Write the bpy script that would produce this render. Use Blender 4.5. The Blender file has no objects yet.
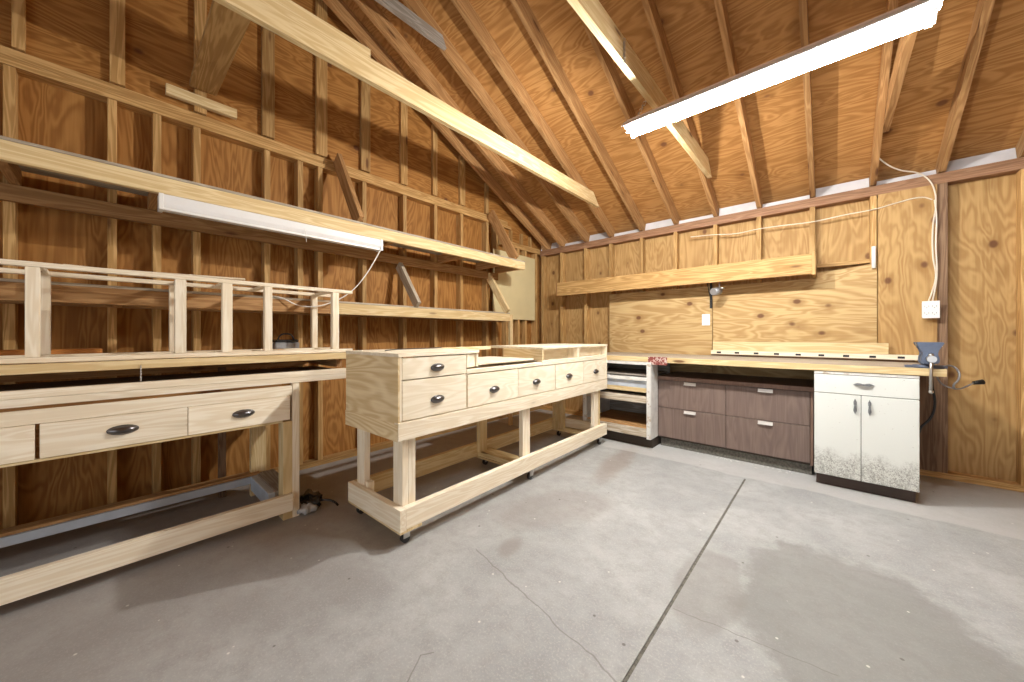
import bpy, bmesh, math, random
from mathutils import Vector, Matrix
random.seed(7)
C = bpy.context.scene.collection
SC = bpy.context.scene

# ---------------------------------------------------------------- camera, world, exposure
cam = bpy.data.cameras.new('camera')
cam.sensor_width = 36; cam.lens = 358 / 1024 * 36; cam.shift_y = -6.3 / 1024; cam.clip_start = .02
co = bpy.data.objects.new('camera', cam); C.objects.link(co)
co.location = (0, 0, 1.133); co.rotation_euler = (math.pi / 2, 0, math.atan2(.66527, .7466))
SC.camera = co
SC.view_settings.view_transform = 'Standard'; SC.view_settings.look = 'None'
SC.view_settings.gamma = 1; SC.view_settings.use_curve_mapping = False
SC.view_settings.exposure = 0.0
SC.cycles.max_bounces = 10; SC.cycles.diffuse_bounces = 7
SC.cycles.sample_clamp_indirect = 6
w = bpy.data.worlds.new('world'); SC.world = w; w.use_nodes = True
bg = w.node_tree.nodes['Background']; bg.inputs[0].default_value = (.9, .95, 1, 1); bg.inputs[1].default_value = 1.0
TUBE = 155.0      # emission of the two fluorescent tubes
ENDS = (160.0, 34.0)   # watts of the point lights added under the fixture's ends
BULB_FILL = 5.0      # watts of the added fill bulb behind the camera
ROOF_FILL = 12.0       # watts of the added fill lamp aimed at the roof
REAR_FILL = 38.0       # watts of the added fill light at the rear opening

def area_light(name, loc, rot, sx, sy, power, col):
    l = bpy.data.lights.new(name, 'AREA'); l.shape = 'RECTANGLE'; l.size = sx; l.size_y = sy
    l.energy = power; l.color = col
    o = bpy.data.objects.new(name, l); C.objects.link(o); o.location = loc; o.rotation_euler = rot
    return o
# added unseen fill light at the door opening behind the camera
area_light('rear_fill_light', (.3, -2.95, 1.15), (math.radians(90), 0, 0), 4.6, 2.1, REAR_FILL, (.96, .98, 1))

# ---------------------------------------------------------------- node helpers
def nmat(name):
    m = bpy.data.materials.new(name); m.use_nodes = True
    nt = m.node_tree; b = nt.nodes['Principled BSDF']
    return m, nt, b
def N(nt, typ, **k):
    n = nt.nodes.new(typ)
    for a, v in k.items(): setattr(n, a, v)
    return n
def L(nt, a, b): nt.links.new(a, b)
def mth(nt, op, a, b=None, c=None):
    n = N(nt, 'ShaderNodeMath', operation=op)
    for i, v in enumerate((a, b, c)):
        if v is None: continue
        if isinstance(v, (int, float)): n.inputs[i].default_value = v
        else: L(nt, v, n.inputs[i])
    return n.outputs[0]
def mix(nt, fac, a, b):
    n = N(nt, 'ShaderNodeMix', data_type='RGBA')
    for i, v in ((0, fac), (6, a), (7, b)):
        if isinstance(v, (int, float)): n.inputs[i].default_value = v
        elif isinstance(v, tuple): n.inputs[i].default_value = (*v, 1)
        else: L(nt, v, n.inputs[i])
    return n.outputs[2]
def step(nt, v, lo, hi, inv=False):
    n = N(nt, 'ShaderNodeMapRange', interpolation_type='SMOOTHSTEP'); n.clamp = True
    L(nt, v, n.inputs[0]); n.inputs[1].default_value = lo; n.inputs[2].default_value = hi
    n.inputs[3].default_value = 1 if inv else 0; n.inputs[4].default_value = 0 if inv else 1
    return n.outputs[0]
def coords(nt, scale, rnd=True):
    tc = N(nt, 'ShaderNodeTexCoord'); v = tc.outputs['Object']
    if rnd:
        oi = N(nt, 'ShaderNodeObjectInfo')
        cb = N(nt, 'ShaderNodeCombineXYZ'); r = mth(nt, 'MULTIPLY', oi.outputs['Random'], 53.0)
        for i in range(3): L(nt, r, cb.inputs[i])
        ad = N(nt, 'ShaderNodeVectorMath', operation='ADD'); L(nt, v, ad.inputs[0]); L(nt, cb.outputs[0], ad.inputs[1]); v = ad.outputs[0]
    def sc(s):
        m = N(nt, 'ShaderNodeVectorMath', operation='MULTIPLY'); L(nt, v, m.inputs[0]); m.inputs[1].default_value = s
        return m.outputs[0]
    return v, sc
def noise(nt, vec, scale=1, detail=4, rough=.55, dist=0):
    n = N(nt, 'ShaderNodeTexNoise'); L(nt, vec, n.inputs['Vector'])
    n.inputs['Scale'].default_value = scale; n.inputs['Detail'].default_value = detail
    n.inputs['Roughness'].default_value = rough; n.inputs['Distortion'].default_value = dist
    return n.outputs['Fac']
def axs(axis, al, ac):
    return tuple(al if 'xyz'[i] == axis else ac for i in range(3))

def wood(name, axis, base, dark, knot=(.12, .045, .02), knots=.5, vary=.12, rough=.65, plank=True, contrast=.55):
    """sawn lumber (plank) or rotary cut plywood, grain running along the object's own axis"""
    m, nt, b = nmat(name)
    v, sc = coords(nt, 1)
    fine = noise(nt, sc(axs(axis, 2.2, 75)), 1, 5, .6)
    if plank:
        broad = noise(nt, sc(axs(axis, .9, 13)), 1, 3, .5, .5)
        rings = mth(nt, 'PINGPONG', mth(nt, 'MULTIPLY', broad, 9.0), .5)
        g = mth(nt, 'ADD', mth(nt, 'MULTIPLY', step(nt, rings, .05, .5), .5), mth(nt, 'MULTIPLY', fine, .55))
        vs, vr = axs(axis, 3.2, 13), .23
    else:
        broad = noise(nt, sc(axs(axis, .8, 4.2)), 1, 3, .5, .8)
        rings = mth(nt, 'PINGPONG', mth(nt, 'MULTIPLY', broad, 15.0), .5)
        g = mth(nt, 'ADD', mth(nt, 'MULTIPLY', step(nt, rings, .0, .5), .42), mth(nt, 'MULTIPLY', fine, .70))
        nx = dict(plyback='y', plypanel='y', plyleft='x', plyroof='z').get(name.split('_')[1])
        vs = tuple(.02 if c == nx else v_ for c, v_ in zip('xyz', axs(axis, 4.0, 5.2))); vr = .16
    col = mix(nt, mth(nt, 'MULTIPLY', step(nt, g, .2, .95, True), contrast), base, dark)
    # tone changes from board to board
    oi = N(nt, 'ShaderNodeObjectInfo')
    hv = N(nt, 'ShaderNodeHueSaturation'); L(nt, col, hv.inputs['Color'])
    L(nt, mth(nt, 'ADD', mth(nt, 'MULTIPLY', oi.outputs['Random'], 2 * vary), 1 - vary), hv.inputs['Value'])
    col = hv.outputs[0]
    if knots > 0:
        vo = N(nt, 'ShaderNodeTexVoronoi'); L(nt, sc(vs), vo.inputs['Vector']); vo.inputs['Scale'].default_value = 1
        sp = N(nt, 'ShaderNodeSeparateColor'); L(nt, vo.outputs['Color'], sp.inputs[0])
        pick = step(nt, sp.outputs[0], 1 - knots, 1 - knots + .02)
        k = mth(nt, 'MULTIPLY', step(nt, vo.outputs['Distance'], vr * .45, vr, True), pick)
        halo = mth(nt, 'MULTIPLY', mth(nt, 'MULTIPLY', step(nt, vo.outputs['Distance'], vr, vr * 2.2, True), pick), .35)
        col = mix(nt, halo, col, tuple(d * .8 for d in dark))
        col = mix(nt, mth(nt, 'MULTIPLY', k, .85), col, knot)
    L(nt, col, b.inputs['Base Color']); b.inputs['Roughness'].default_value = rough
    b.inputs['Specular IOR Level'].default_value = .25
    bp = N(nt, 'ShaderNodeBump'); bp.inputs['Strength'].default_value = .12; bp.inputs['Distance'].default_value = .003
    L(nt, g, bp.inputs['Height']); L(nt, bp.outputs[0], b.inputs['Normal'])
    return m

def plain(name, col, rough=.5, metal=0, mott=.0, scale=8, spec=.5):
    m, nt, b = nmat(name)
    b.inputs['Roughness'].default_value = rough; b.inputs['Metallic'].default_value = metal
    b.inputs['Specular IOR Level'].default_value = spec
    v, sc = coords(nt, 1)
    n = noise(nt, v, scale, 4)
    c = mix(nt, mth(nt, 'MULTIPLY', step(nt, n, .35, .75), max(mott, .04)), col, tuple(x * .45 for x in col))
    L(nt, c, b.inputs['Base Color'])
    return m

SETS = dict(
    pine=dict(base=(.90, .82, .67), dark=(.72, .59, .40), knots=.07, vary=.05, contrast=.6),
    lumber=dict(base=(.74, .60, .35), dark=(.55, .38, .17), knots=.22, vary=.09, contrast=.7),
    stud=dict(base=(.58, .37, .155), dark=(.34, .185, .058), knots=.25, vary=.2, contrast=.8),
    rafter=dict(base=(.50, .29, .125), dark=(.30, .15, .055), knots=.2, vary=.16, contrast=.8),
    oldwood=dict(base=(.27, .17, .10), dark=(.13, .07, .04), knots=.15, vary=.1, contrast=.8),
    plate=dict(base=(.36, .205, .12), dark=(.20, .10, .05), knots=.15, vary=.08, contrast=.7),
    weathered=dict(base=(.66, .60, .50), dark=(.40, .31, .21), knots=.3, vary=.08, contrast=.9),
    grey=dict(base=(.36, .33, .29), dark=(.20, .17, .14), knots=.1, vary=.1, contrast=.8),
    birch=dict(base=(.90, .82, .67), dark=(.72, .61, .42), knots=.0, vary=.04, plank=False, contrast=.6),
    endply=dict(base=(.86, .72, .47), dark=(.62, .44, .21), knots=.0, vary=.03, plank=False, contrast=.85),
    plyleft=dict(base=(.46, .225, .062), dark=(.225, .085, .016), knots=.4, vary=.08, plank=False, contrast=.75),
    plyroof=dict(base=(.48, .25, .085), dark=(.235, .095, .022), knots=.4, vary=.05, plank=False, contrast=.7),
    plyback=dict(base=(.51, .325, .135), dark=(.30, .155, .048), knots=.8, vary=.05, plank=False, contrast=.7),
    plypanel=dict(base=(.575, .41, .20), dark=(.34, .19, .065), knots=.85, vary=.05, plank=False, contrast=.75),
    counterwood=dict(base=(.50, .44, .35), dark=(.32, .26, .19), knots=.08, vary=.04, contrast=.7),
)
_wc = {}
def W(kind, axis):
    k = kind + '_' + axis
    if k not in _wc: _wc[k] = wood('wood_' + k, axis, **SETS[kind])
    return _wc[k]

M = {}
M['white_metal'] = plain('white_enamel', (.80, .80, .80), .35)
M['white_paint'] = plain('worn_white_paint', (.72, .71, .68), .55, mott=.35, scale=14)
M['bluewhite'] = plain('pale_blue_paint', (.50, .55, .62), .5, mott=.3, scale=9)
M['hoodside'] = plain('warm_reflection_enamel', (.72, .58, .48), .4)  # white enamel tinted tan for the warm roof light it reflects
M['plastic'] = plain('white_plastic', (.82, .82, .80), .35)
M['pewter'] = plain('dark_pewter', (.16, .155, .16), .28, 1.0)
M['steel'] = plain('bright_steel', (.55, .54, .52), .3, 1.0)
M['aged'] = plain('aged_chrome', (.27, .27, .27), .35, .9, mott=.6, scale=70)
M['nickel'] = plain('white_pull_metal', (.75, .72, .68), .3, .3)
M['black'] = plain('black_rubber', (.02, .02, .02), .5)
M['iron'] = plain('black_iron', (.03, .03, .03), .45, .5)
M['viseblue'] = plain('blue_grey_cast_iron', (.12, .15, .22), .45, .3, mott=.3, scale=30)
M['greycast'] = plain('grey_cast_metal', (.35, .35, .36), .45, .5, mott=.2, scale=30)
M['cream'] = plain('cream_board', (.68, .58, .33), .75, mott=.08)
M['cable'] = plain('off_white_cable', (.70, .62, .50), .5)
M['cord'] = plain('white_cord', (.82, .80, .76), .45)
M['redplate'] = None
M['darkside'] = plain('dark_brown_cabinet_side', (.060, .035, .025), .6, mott=.5, scale=6)
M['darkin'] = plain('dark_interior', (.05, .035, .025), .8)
M['soffit'] = plain('white_soffit', (.62, .62, .64), .6, mott=.25)
M['orange'] = plain('orange_wood', (.55, .22, .05), .6, mott=.2)  # orange light on the board put into its colour
M['black_bag'] = plain('black_plastic', (.015, .015, .016), .25)
M['clear_bag'] = plain('crumpled_clear_plastic', (.45, .44, .43), .15, mott=.5, scale=40)

def laminate(name, base, dark):
    m, nt, b = nmat(name); v, sc = coords(nt, 1)
    f = noise(nt, sc((60, 60, 2.5)), 1, 4, .6, .4)
    g = noise(nt, sc((9, 9, .9)), 1, 2, .5, 1)
    r = mth(nt, 'PINGPONG', mth(nt, 'MULTIPLY', g, 7.0), .5)
    c = mix(nt, mth(nt, 'MULTIPLY', mth(nt, 'ADD', f, r), .7), base, dark)
    L(nt, c, b.inputs['Base Color']); b.inputs['Roughness'].default_value = .55
    return m
M['laminate'] = laminate('brown_woodgrain_laminate', (.235, .165, .135), (.11, .072, .058))
M['slab'] = laminate('red_brown_laminate', (.27, .165, .12), (.15, .085, .06))

def grimy_white(name, zc):
    """white enamel doors, peppered with black mildew near the floor (zc = object centre height)"""
    m, nt, b = nmat(name); v, sc = coords(nt, 1, False)
    tc = N(nt, 'ShaderNodeTexCoord'); sp = N(nt, 'ShaderNodeSeparateXYZ'); L(nt, tc.outputs['Object'], sp.inputs[0])
    z = mth(nt, 'ADD', sp.outputs[2], zc)
    edge = mth(nt, 'ADD', z, mth(nt, 'MULTIPLY', noise(nt, v, 7, 4, .7), -.22))
    band = step(nt, edge, .08, .19, True)
    sp1 = step(nt, noise(nt, v, 170, 4, .8), .47, .60)
    sp2 = step(nt, noise(nt, sc((40, 40, 11)), 1, 4, .7), .48, .70)
    f = mth(nt, 'MULTIPLY', band, mth(nt, 'MAXIMUM', sp1, mth(nt, 'MULTIPLY', sp2, .75)))
    c = mix(nt, mth(nt, 'MULTIPLY', band, .22), (.74, .76, .72), (.42, .40, .33))
    c = mix(nt, mth(nt, 'MULTIPLY', f, .8), c, (.10, .09, .075))
    c = mix(nt, mth(nt, 'MULTIPLY', step(nt, noise(nt, v, 60, 3), .70, .74), .5), c, (.25, .2, .15))
    L(nt, c, b.inputs['Base Color']); b.inputs['Roughness'].default_value = .4
    return m

def worn_paint(name):
    m, nt, b = nmat(name); v, sc = coords(nt, 1)
    n = mth(nt, 'MULTIPLY', step(nt, noise(nt, v, 22, 5, .7), .53, .66), .7)
    c = mix(nt, n, (.70, .69, .66), (.42, .30, .18))
    L(nt, c, b.inputs['Base Color']); b.inputs['Roughness'].default_value = .6
    return m
M['worn'] = worn_paint('chipped_white_paint_over_wood')

def red_tag():
    m, nt, b = nmat('red_and_white_print'); v, sc = coords(nt, 1)
    vo = N(nt, 'ShaderNodeTexVoronoi', feature='DISTANCE_TO_EDGE'); L(nt, v, vo.inputs['Vector']); vo.inputs['Scale'].default_value = 45
    n = step(nt, vo.outputs['Distance'], .04, .12, True)
    n2 = step(nt, noise(nt, v, 30, 2), .45, .55)
    L(nt, mix(nt, mth(nt, 'MULTIPLY', n, n2), (.22, .045, .035), (.6, .5, .45)), b.inputs['Base Color'])
    return m
M['redplate'] = red_tag()

def concrete():
    m, nt, b = nmat('stained_concrete')
    g = N(nt, 'ShaderNodeNewGeometry'); v = g.outputs['Position']
    s = N(nt, 'ShaderNodeSeparateXYZ'); L(nt, v, s.inputs[0]); X, Y = s.outputs[0], s.outputs[1]
    n1 = noise(nt, v, 1.6, 6, .68, .4); n2 = noise(nt, v, 11, 8, .78); n3 = noise(nt, v, 110, 4, .8)
    col = mix(nt, step(nt, n1, .3, .72), (.310, .318, .320), (.440, .450, .445))
    col = mix(nt, mth(nt, 'MULTIPLY', step(nt, n2, .42, .66), .55), col, (.285, .283, .273))
    col = mix(nt, mth(nt, 'MULTIPLY', step(nt, n3, .50, .68), .40), col, (.62, .61, .575))
    wob = mth(nt, 'ADD', mth(nt, 'MULTIPLY', noise(nt, v, 2.6, 5, .65), 1.0), mth(nt, 'MULTIPLY', noise(nt, v, 14, 3), .12))
    def blob(cx, cy, rx, ry, rot, soft=.12):
        dx = mth(nt, 'SUBTRACT', X, cx); dy = mth(nt, 'SUBTRACT', Y, cy); c, q = math.cos(rot), math.sin(rot)
        a = mth(nt, 'DIVIDE', mth(nt, 'ADD', mth(nt, 'MULTIPLY', dx, c), mth(nt, 'MULTIPLY', dy, q)), rx)
        e = mth(nt, 'DIVIDE', mth(nt, 'SUBTRACT', mth(nt, 'MULTIPLY', dy, c), mth(nt, 'MULTIPLY', dx, q)), ry)
        r = mth(nt, 'SQRT', mth(nt, 'ADD', mth(nt, 'MULTIPLY', a, a), mth(nt, 'MULTIPLY', e, e)))
        return step(nt, mth(nt, 'ADD', r, wob), 1.56 - soft, 1.56 + soft, True)
    # big damp stain right of the joint, smaller ones beside it
    d = blob(.13, 1.88, .42, .66, .35, .11)
    col = mix(nt, mth(nt, 'MULTIPLY', d, .60), col, (.185, .180, .168))
    d = blob(-.41, 1.80, .13, .34, .1, .15)
    col = mix(nt, mth(nt, 'MULTIPLY', d, .5), col, (.235, .225, .21))
    d = blob(-1.34, 1.95, .20, .40, -.5, .3)
    col = mix(nt, mth(nt, 'MULTIPLY', d, .38), col, (.25, .22, .20))
    d = blob(-1.42, 3.0, .10, .50, .15, .5)
    col = mix(nt, mth(nt, 'MULTIPLY', d, .55), col, (.24, .19, .155))
    d = blob(-1.28, 1.42, .05, .09, .3, .5)
    col = mix(nt, mth(nt, 'MULTIPLY', d, .5), col, (.22, .19, .16))
    # left floor browner: dirt, with warm bounce and bench shade painted in
    dirt = mth(nt, 'ADD', X, mth(nt, 'MULTIPLY', n1, .9))  # mask of dirt plus painted warm bounce and bench shade
    dirt = step(nt, mth(nt, 'ADD', dirt, mth(nt, 'MULTIPLY', Y, .12)), -1.75, -.55, True)
    col = mix(nt, mth(nt, 'MULTIPLY', dirt, .45), col, (.29, .245, .215))
    # pale newer patch of concrete along the back wall footing
    edge = step(nt, mth(nt, 'ADD', Y, mth(nt, 'MULTIPLY', noise(nt, v, 2.5, 3), .12)), 3.40, 3.43)
    col = mix(nt, mth(nt, 'MULTIPLY', edge, .42), col, (.60, .59, .57))
    # hairline cracks
    def line(ax, ay, bx, by, wd, wob2=.05):
        dx, dy = bx - ax, by - ay; l = math.hypot(dx, dy)
        t = mth(nt, 'DIVIDE', mth(nt, 'ADD', mth(nt, 'MULTIPLY', mth(nt, 'SUBTRACT', X, ax), dx), mth(nt, 'MULTIPLY', mth(nt, 'SUBTRACT', Y, ay), dy)), l * l)
        p = mth(nt, 'DIVIDE', mth(nt, 'SUBTRACT', mth(nt, 'MULTIPLY', mth(nt, 'SUBTRACT', X, ax), dy), mth(nt, 'MULTIPLY', mth(nt, 'SUBTRACT', Y, ay), dx)), l)
        p = mth(nt, 'ABSOLUTE', mth(nt, 'ADD', p, mth(nt, 'MULTIPLY', mth(nt, 'SUBTRACT', noise(nt, v, 7, 3), .5), wob2)))
        a = step(nt, p, wd * .4, wd, True)
        i = mth(nt, 'MULTIPLY', step(nt, t, -.01, .01), step(nt, t, .99, 1.01, True))
        return mth(nt, 'MULTIPLY', a, i)
    for args in ((-1.40, 1.285, -.50, 1.10, .0045), (-.49, 1.55, .02, 1.61, .003), (-1.03, .64, -1.085, .73, .0035, .02), (-1.085, .73, -1.06, .77, .0035, .02)):
        col = mix(nt, mth(nt, 'MULTIPLY', line(*args), .55), col, (.16, .15, .135))
    # crumbs of plaster and grit
    for sc_, lo, c in ((9, .035, (.75, .73, .68)), (6, .03, (.10, .09, .08))):
        vo = N(nt, 'ShaderNodeTexVoronoi'); L(nt, v, vo.inputs['Vector']); vo.inputs['Scale'].default_value = sc_
        col = mix(nt, mth(nt, 'MULTIPLY', step(nt, vo.outputs['Distance'], lo, lo * 1.6, True), .7), col, c)
    L(nt, col, b.inputs['Base Color']); L(nt, step(nt, n2, .2, .9), b.inputs['Roughness'])
    b.inputs['Roughness'].default_value = .6; b.inputs['Specular IOR Level'].default_value = .3
    rr = mth(nt, 'ADD', mth(nt, 'MULTIPLY', n2, .3), .45); L(nt, rr, b.inputs['Roughness'])
    bp = N(nt, 'ShaderNodeBump'); bp.inputs['Strength'].default_value = .25; bp.inputs['Distance'].default_value = .006
    L(nt, mth(nt, 'ADD', n2, mth(nt, 'MULTIPLY', n3, .4)), bp.inputs['Height']); L(nt, bp.outputs[0], b.inputs['Normal'])
    return m
M['concrete'] = concrete()
M['joint'] = plain('dirty_joint', (.17, .16, .135), .95, mott=.9, scale=60)

def emit(name, col, st):
    m, nt, b = nmat(name)
    b.inputs['Emission Color'].default_value = (*col, 1); b.inputs['Emission Strength'].default_value = st
    b.inputs['Base Color'].default_value = (.8, .8, .8, 1)
    return m

# ---------------------------------------------------------------- geometry helpers
OFF = {}
def thing(name, label, cat, loc=(0, 0, 0), rotz=0, group=None, local=False):
    o = bpy.data.objects.new(name, None); C.objects.link(o); o.empty_display_size = .1
    o.location = loc; o.rotation_euler = (0, 0, rotz); o['label'] = label; o['category'] = cat
    if group: o['group'] = group
    OFF[o.name] = Vector((0, 0, 0)) if local else Vector(loc)
    return o
def tag(o, label, cat, group=None):
    o['label'] = label; o['category'] = cat
    if group: o['group'] = group
    return o
def link(name, me, mat, parent=None, loc=(0, 0, 0), rot=None):
    """loc is given in world space, or in the parent's own frame if that one is local"""
    o = bpy.data.objects.new(name, me); C.objects.link(o)
    if mat: me.materials.append(mat)
    l = Vector(loc)
    if parent is not None:
        o.parent = parent; l = l - OFF.get(parent.name, Vector((0, 0, 0)))
        OFF[o.name] = Vector(loc)
    else: OFF[o.name] = Vector(loc)
    o.location = l
    if rot is not None: o.rotation_euler = rot
    return o
def bm_mesh(bm, name, smooth=False):
    bmesh.ops.recalc_face_normals(bm, faces=bm.faces)
    me = bpy.data.meshes.new(name); bm.to_mesh(me); bm.free()
    if smooth:
        for p in me.polygons: p.use_smooth = True
    return me
def add_box(bm, lo, hi):
    c = [(a + b) / 2 for a, b in zip(lo, hi)]; s = [abs(b - a) for a, b in zip(lo, hi)]
    r = bmesh.ops.create_cube(bm, size=1, matrix=Matrix.Translation(c) @ Matrix.Diagonal((*s, 1)))
    return r['verts']
def box(name, lo, hi, mat, parent=None, bev=.0015, tw=0.0):
    """mat: material, or a wood kind (grain along the longest side), or (kind, axis)"""
    c = [(a + b) / 2 for a, b in zip(lo, hi)]; s = [abs(b - a) for a, b in zip(lo, hi)]
    if isinstance(mat, str): mat = W(mat, 'xyz'[s.index(max(s))])
    elif isinstance(mat, tuple): mat = W(*mat)
    bm = bmesh.new(); bmesh.ops.create_cube(bm, size=1, matrix=Matrix.Diagonal((*s, 1)))
    if bev and min(s) > bev * 3: bmesh.ops.bevel(bm, geom=bm.edges[:], offset=bev, segments=1, affect='EDGES')
    return link(name, bm_mesh(bm, name), mat, parent, c)
def beam(name, p0, p1, wd, th, mat, parent=None, side=(0, 0, 1), bev=.0015):
    """board from p0 to p1; wd measured towards 'side', th across it"""
    p0, p1 = Vector(p0), Vector(p1); d = p1 - p0; x = d.normalized()
    z = Vector(side); z = (z - x * z.dot(x)).normalized(); y = z.cross(x)
    bm = bmesh.new(); bmesh.ops.create_cube(bm, size=1, matrix=Matrix.Diagonal((d.length, th, wd, 1)))
    if bev: bmesh.ops.bevel(bm, geom=bm.edges[:], offset=bev, segments=1, affect='EDGES')
    if isinstance(mat, str): mat = W(mat, 'x')
    R = Matrix((x, y, z)).transposed()
    return link(name, bm_mesh(bm, name), mat, parent, (p0 + p1) / 2, R.to_euler())
def prism(name, pts, axis, a0, a1, mat, parent=None, bev=0):
    """outline pts (2-D, in the two other axes) extruded from a0 to a1 along axis"""
    bm = bmesh.new(); ia = 'xyz'.index(axis); oth = [i for i in range(3) if i != ia]
    cx = sum(p[0] for p in pts) / len(pts); cy = sum(p[1] for p in pts) / len(pts); ca = (a0 + a1) / 2
    def V(p, a):
        v = [0, 0, 0]; v[oth[0]] = p[0] - cx; v[oth[1]] = p[1] - cy; v[ia] = a - ca; return bm.verts.new(v)
    A = [V(p, a0) for p in pts]; B = [V(p, a1) for p in pts]; n = len(pts)
    bm.faces.new(A); bm.faces.new(B[::-1])
    for i in range(n): bm.faces.new((A[i], A[(i + 1) % n], B[(i + 1) % n], B[i]))
    if bev: bmesh.ops.bevel(bm, geom=bm.edges[:], offset=bev, segments=2, affect='EDGES')
    loc = [0, 0, 0]; loc[oth[0]] = cx; loc[oth[1]] = cy; loc[ia] = ca
    if isinstance(mat, tuple): mat = W(*mat)
    return link(name, bm_mesh(bm, name), mat, parent, loc)
def cyl(name, p0, p1, r, mat, parent=None, r2=None, seg=16, smooth=True):
    p0, p1 = Vector(p0), Vector(p1); d = p1 - p0
    bm = bmesh.new(); bmesh.ops.create_cone(bm, cap_ends=True, segments=seg, radius1=r, radius2=r if r2 is None else r2, depth=d.length)
    me = bm_mesh(bm, name)
    for p in me.polygons: p.use_smooth = smooth and len(p.vertices) == 4
    return link(name, me, mat, parent, (p0 + p1) / 2, d.to_track_quat('Z', 'Y').to_euler())
def tube(name, pts, r, mat, parent=None, res=6):
    cu = bpy.data.curves.new(name, 'CURVE'); cu.dimensions = '3D'; cu.bevel_depth = r; cu.bevel_resolution = 2; cu.resolution_u = res
    base = Vector(pts[0]); sp = cu.splines.new('BEZIER'); sp.bezier_points.add(len(pts) - 1)
    for b, p in zip(sp.bezier_points, pts):
        b.co = Vector(p) - base; b.handle_left_type = b.handle_right_type = 'AUTO'
    tmp = bpy.data.objects.new('tmp', cu); C.objects.link(tmp)
    dg = bpy.context.evaluated_depsgraph_get(); me = bpy.data.meshes.new_from_object(tmp.evaluated_get(dg))
    bpy.data.objects.remove(tmp)
    for p in me.polygons: p.use_smooth = True
    me.materials.clear()
    return link(name, me, mat, parent, base)
def dup(root, dl, label=None, group=None):
    r = root.copy(); C.objects.link(r); r.location = root.location + Vector(dl)
    OFF[r.name] = OFF[root.name] + Vector(dl)
    if label: r['label'] = label
    if group: r['group'] = group
    for ch in list(root.children):
        c = ch.copy(); C.objects.link(c); c.parent = r
        for g in ch.children:
            q = g.copy(); C.objects.link(q); q.parent = c
    return r

XW, YW = -3.31, 4.36          # inner faces of the studs: left wall, back wall
XR, YR = 2.60, -2.95          # right wall, garage door wall (behind the camera)
SL = .49                      # roof slope
YRIDGE = .75
def zr(y): return 2.42 + SL * (YW - y) if y >= YRIDGE else 2.42 + SL * (YW - 2 * YRIDGE + y)   # underside of the rafters
RD = .155

# ---------------------------------------------------------------- the setting
def setting(o): o['kind'] = 'structure'; return o
# floor: two slabs with a control joint between them, dirt in the joint
bm = bmesh.new()
add_box(bm, (XW - .14, YR - .3, -.12), (-.510, YW + .14, 0)); add_box(bm, (-.497, YR - .3, -.12), (XR + .1, YW + .14, 0))
add_box(bm, (-.510, 3.32, -.12), (-.497, YW + .14, 0))
fl = setting(link('floor', bm_mesh(bm, 'floor'), M['concrete']))
box('joint_dirt', (-.510, YR - .3, -.02), (-.497, 3.32, -.005), M['joint'], fl, 0)

# left wall (gable end): sheathing, studs, plates
def top_of_wall(y): return zr(y) + RD + .01
prs = [(YR - .1, 0), (YW + .09, 0), (YW + .09, 2.62), (YRIDGE, top_of_wall(YRIDGE)), (YR - .1, 2.62)]
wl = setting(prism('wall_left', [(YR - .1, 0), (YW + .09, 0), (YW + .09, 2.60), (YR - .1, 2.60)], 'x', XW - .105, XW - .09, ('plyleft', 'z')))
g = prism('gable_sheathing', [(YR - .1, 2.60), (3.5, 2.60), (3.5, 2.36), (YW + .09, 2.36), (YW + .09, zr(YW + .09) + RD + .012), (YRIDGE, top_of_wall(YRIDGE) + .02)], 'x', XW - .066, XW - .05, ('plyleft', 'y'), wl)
for y in (-2.6, -2.2, -1.79, -1.38, -.97, -.56, -.363, .008, .205, .404, .823, 1.058, 1.215, 1.608, 2.041, 2.432, 2.812, 3.240, 3.42, 3.62, 3.86, 4.02, 4.27):
    box('stud', (XW - .09, y - .02, .045), (XW, y + .02, 2.585 if y < 3.5 else 2.35), 'stud', wl)
box('bottom_plate', (XW - .09, YR, 0), (XW, YW, .045), 'stud', wl)
box('top_plate', (XW - .09, YR, 2.587), (XW + .004, 3.70, 2.625), 'stud', wl)
box('top_plate', (XW - .09, YR, 2.625), (XW - .030, 3.66, 2.695), 'stud', wl)
box('top_plate', (XW - .09, 3.50, 2.35), (XW + .002, YW, 2.425), 'stud', wl)
for y in (3.56, 3.72, 3.95, 4.15):
    box('cripple_stud', (XW - .09, y - .02, 2.425), (XW - .01, y + .02, min(2.585, zr(y) + .1)), 'stud', wl)
for y, hw in ((-2.2, .04), (-1.79, .04), (-1.38, .04), (-.97, .04), (-.56, .04), (-.335, .022), (.03, .033), (.425, .033), (.834, .042), (1.232, .045), (1.628, .045), (2.041, .038), (2.432, .03), (2.835, .04), (3.25, .025)):
    h = zr(y) + RD - .012 - hw * SL
    if h > 2.72: box('gable_stud', (XW - .050, y - hw, 2.701), (XW - .012, y + hw, h), 'stud', wl)

# back wall
wb = setting(box('wall_back', (XW - .09, YW + .09, 0), (XR + .09, YW + .105, 2.42), ('plyback', 'z'), None, 0))
SX = (-3.27, -2.928, -2.533, -2.161, -1.749, -1.349, -.937, -.545, -.130, .272, .655, 1.04, 1.44, 1.84, 2.24)
for x in SX:
    k = .02 if x != .655 else .028
    box('stud', (x - k, YW, .045), (x + k, YW + .09, 2.325), 'stud' if x not in (.655,) else 'oldwood', wb)
box('bottom_plate', (XW, YW - .002, 0), (XR, YW + .09, .047), 'stud', wb)
box('top_plate', (XW, YW - .004, 2.325), (XR, YW + .09, 2.363), 'plate', wb)
box('top_plate', (XW, YW, 2.364), (XR, YW + .09, 2.41), 'plate', wb)
box('blocking', (-.11, YW + .02, 1.755), (.252, YW + .06, 1.79), 'stud', wb)
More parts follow.
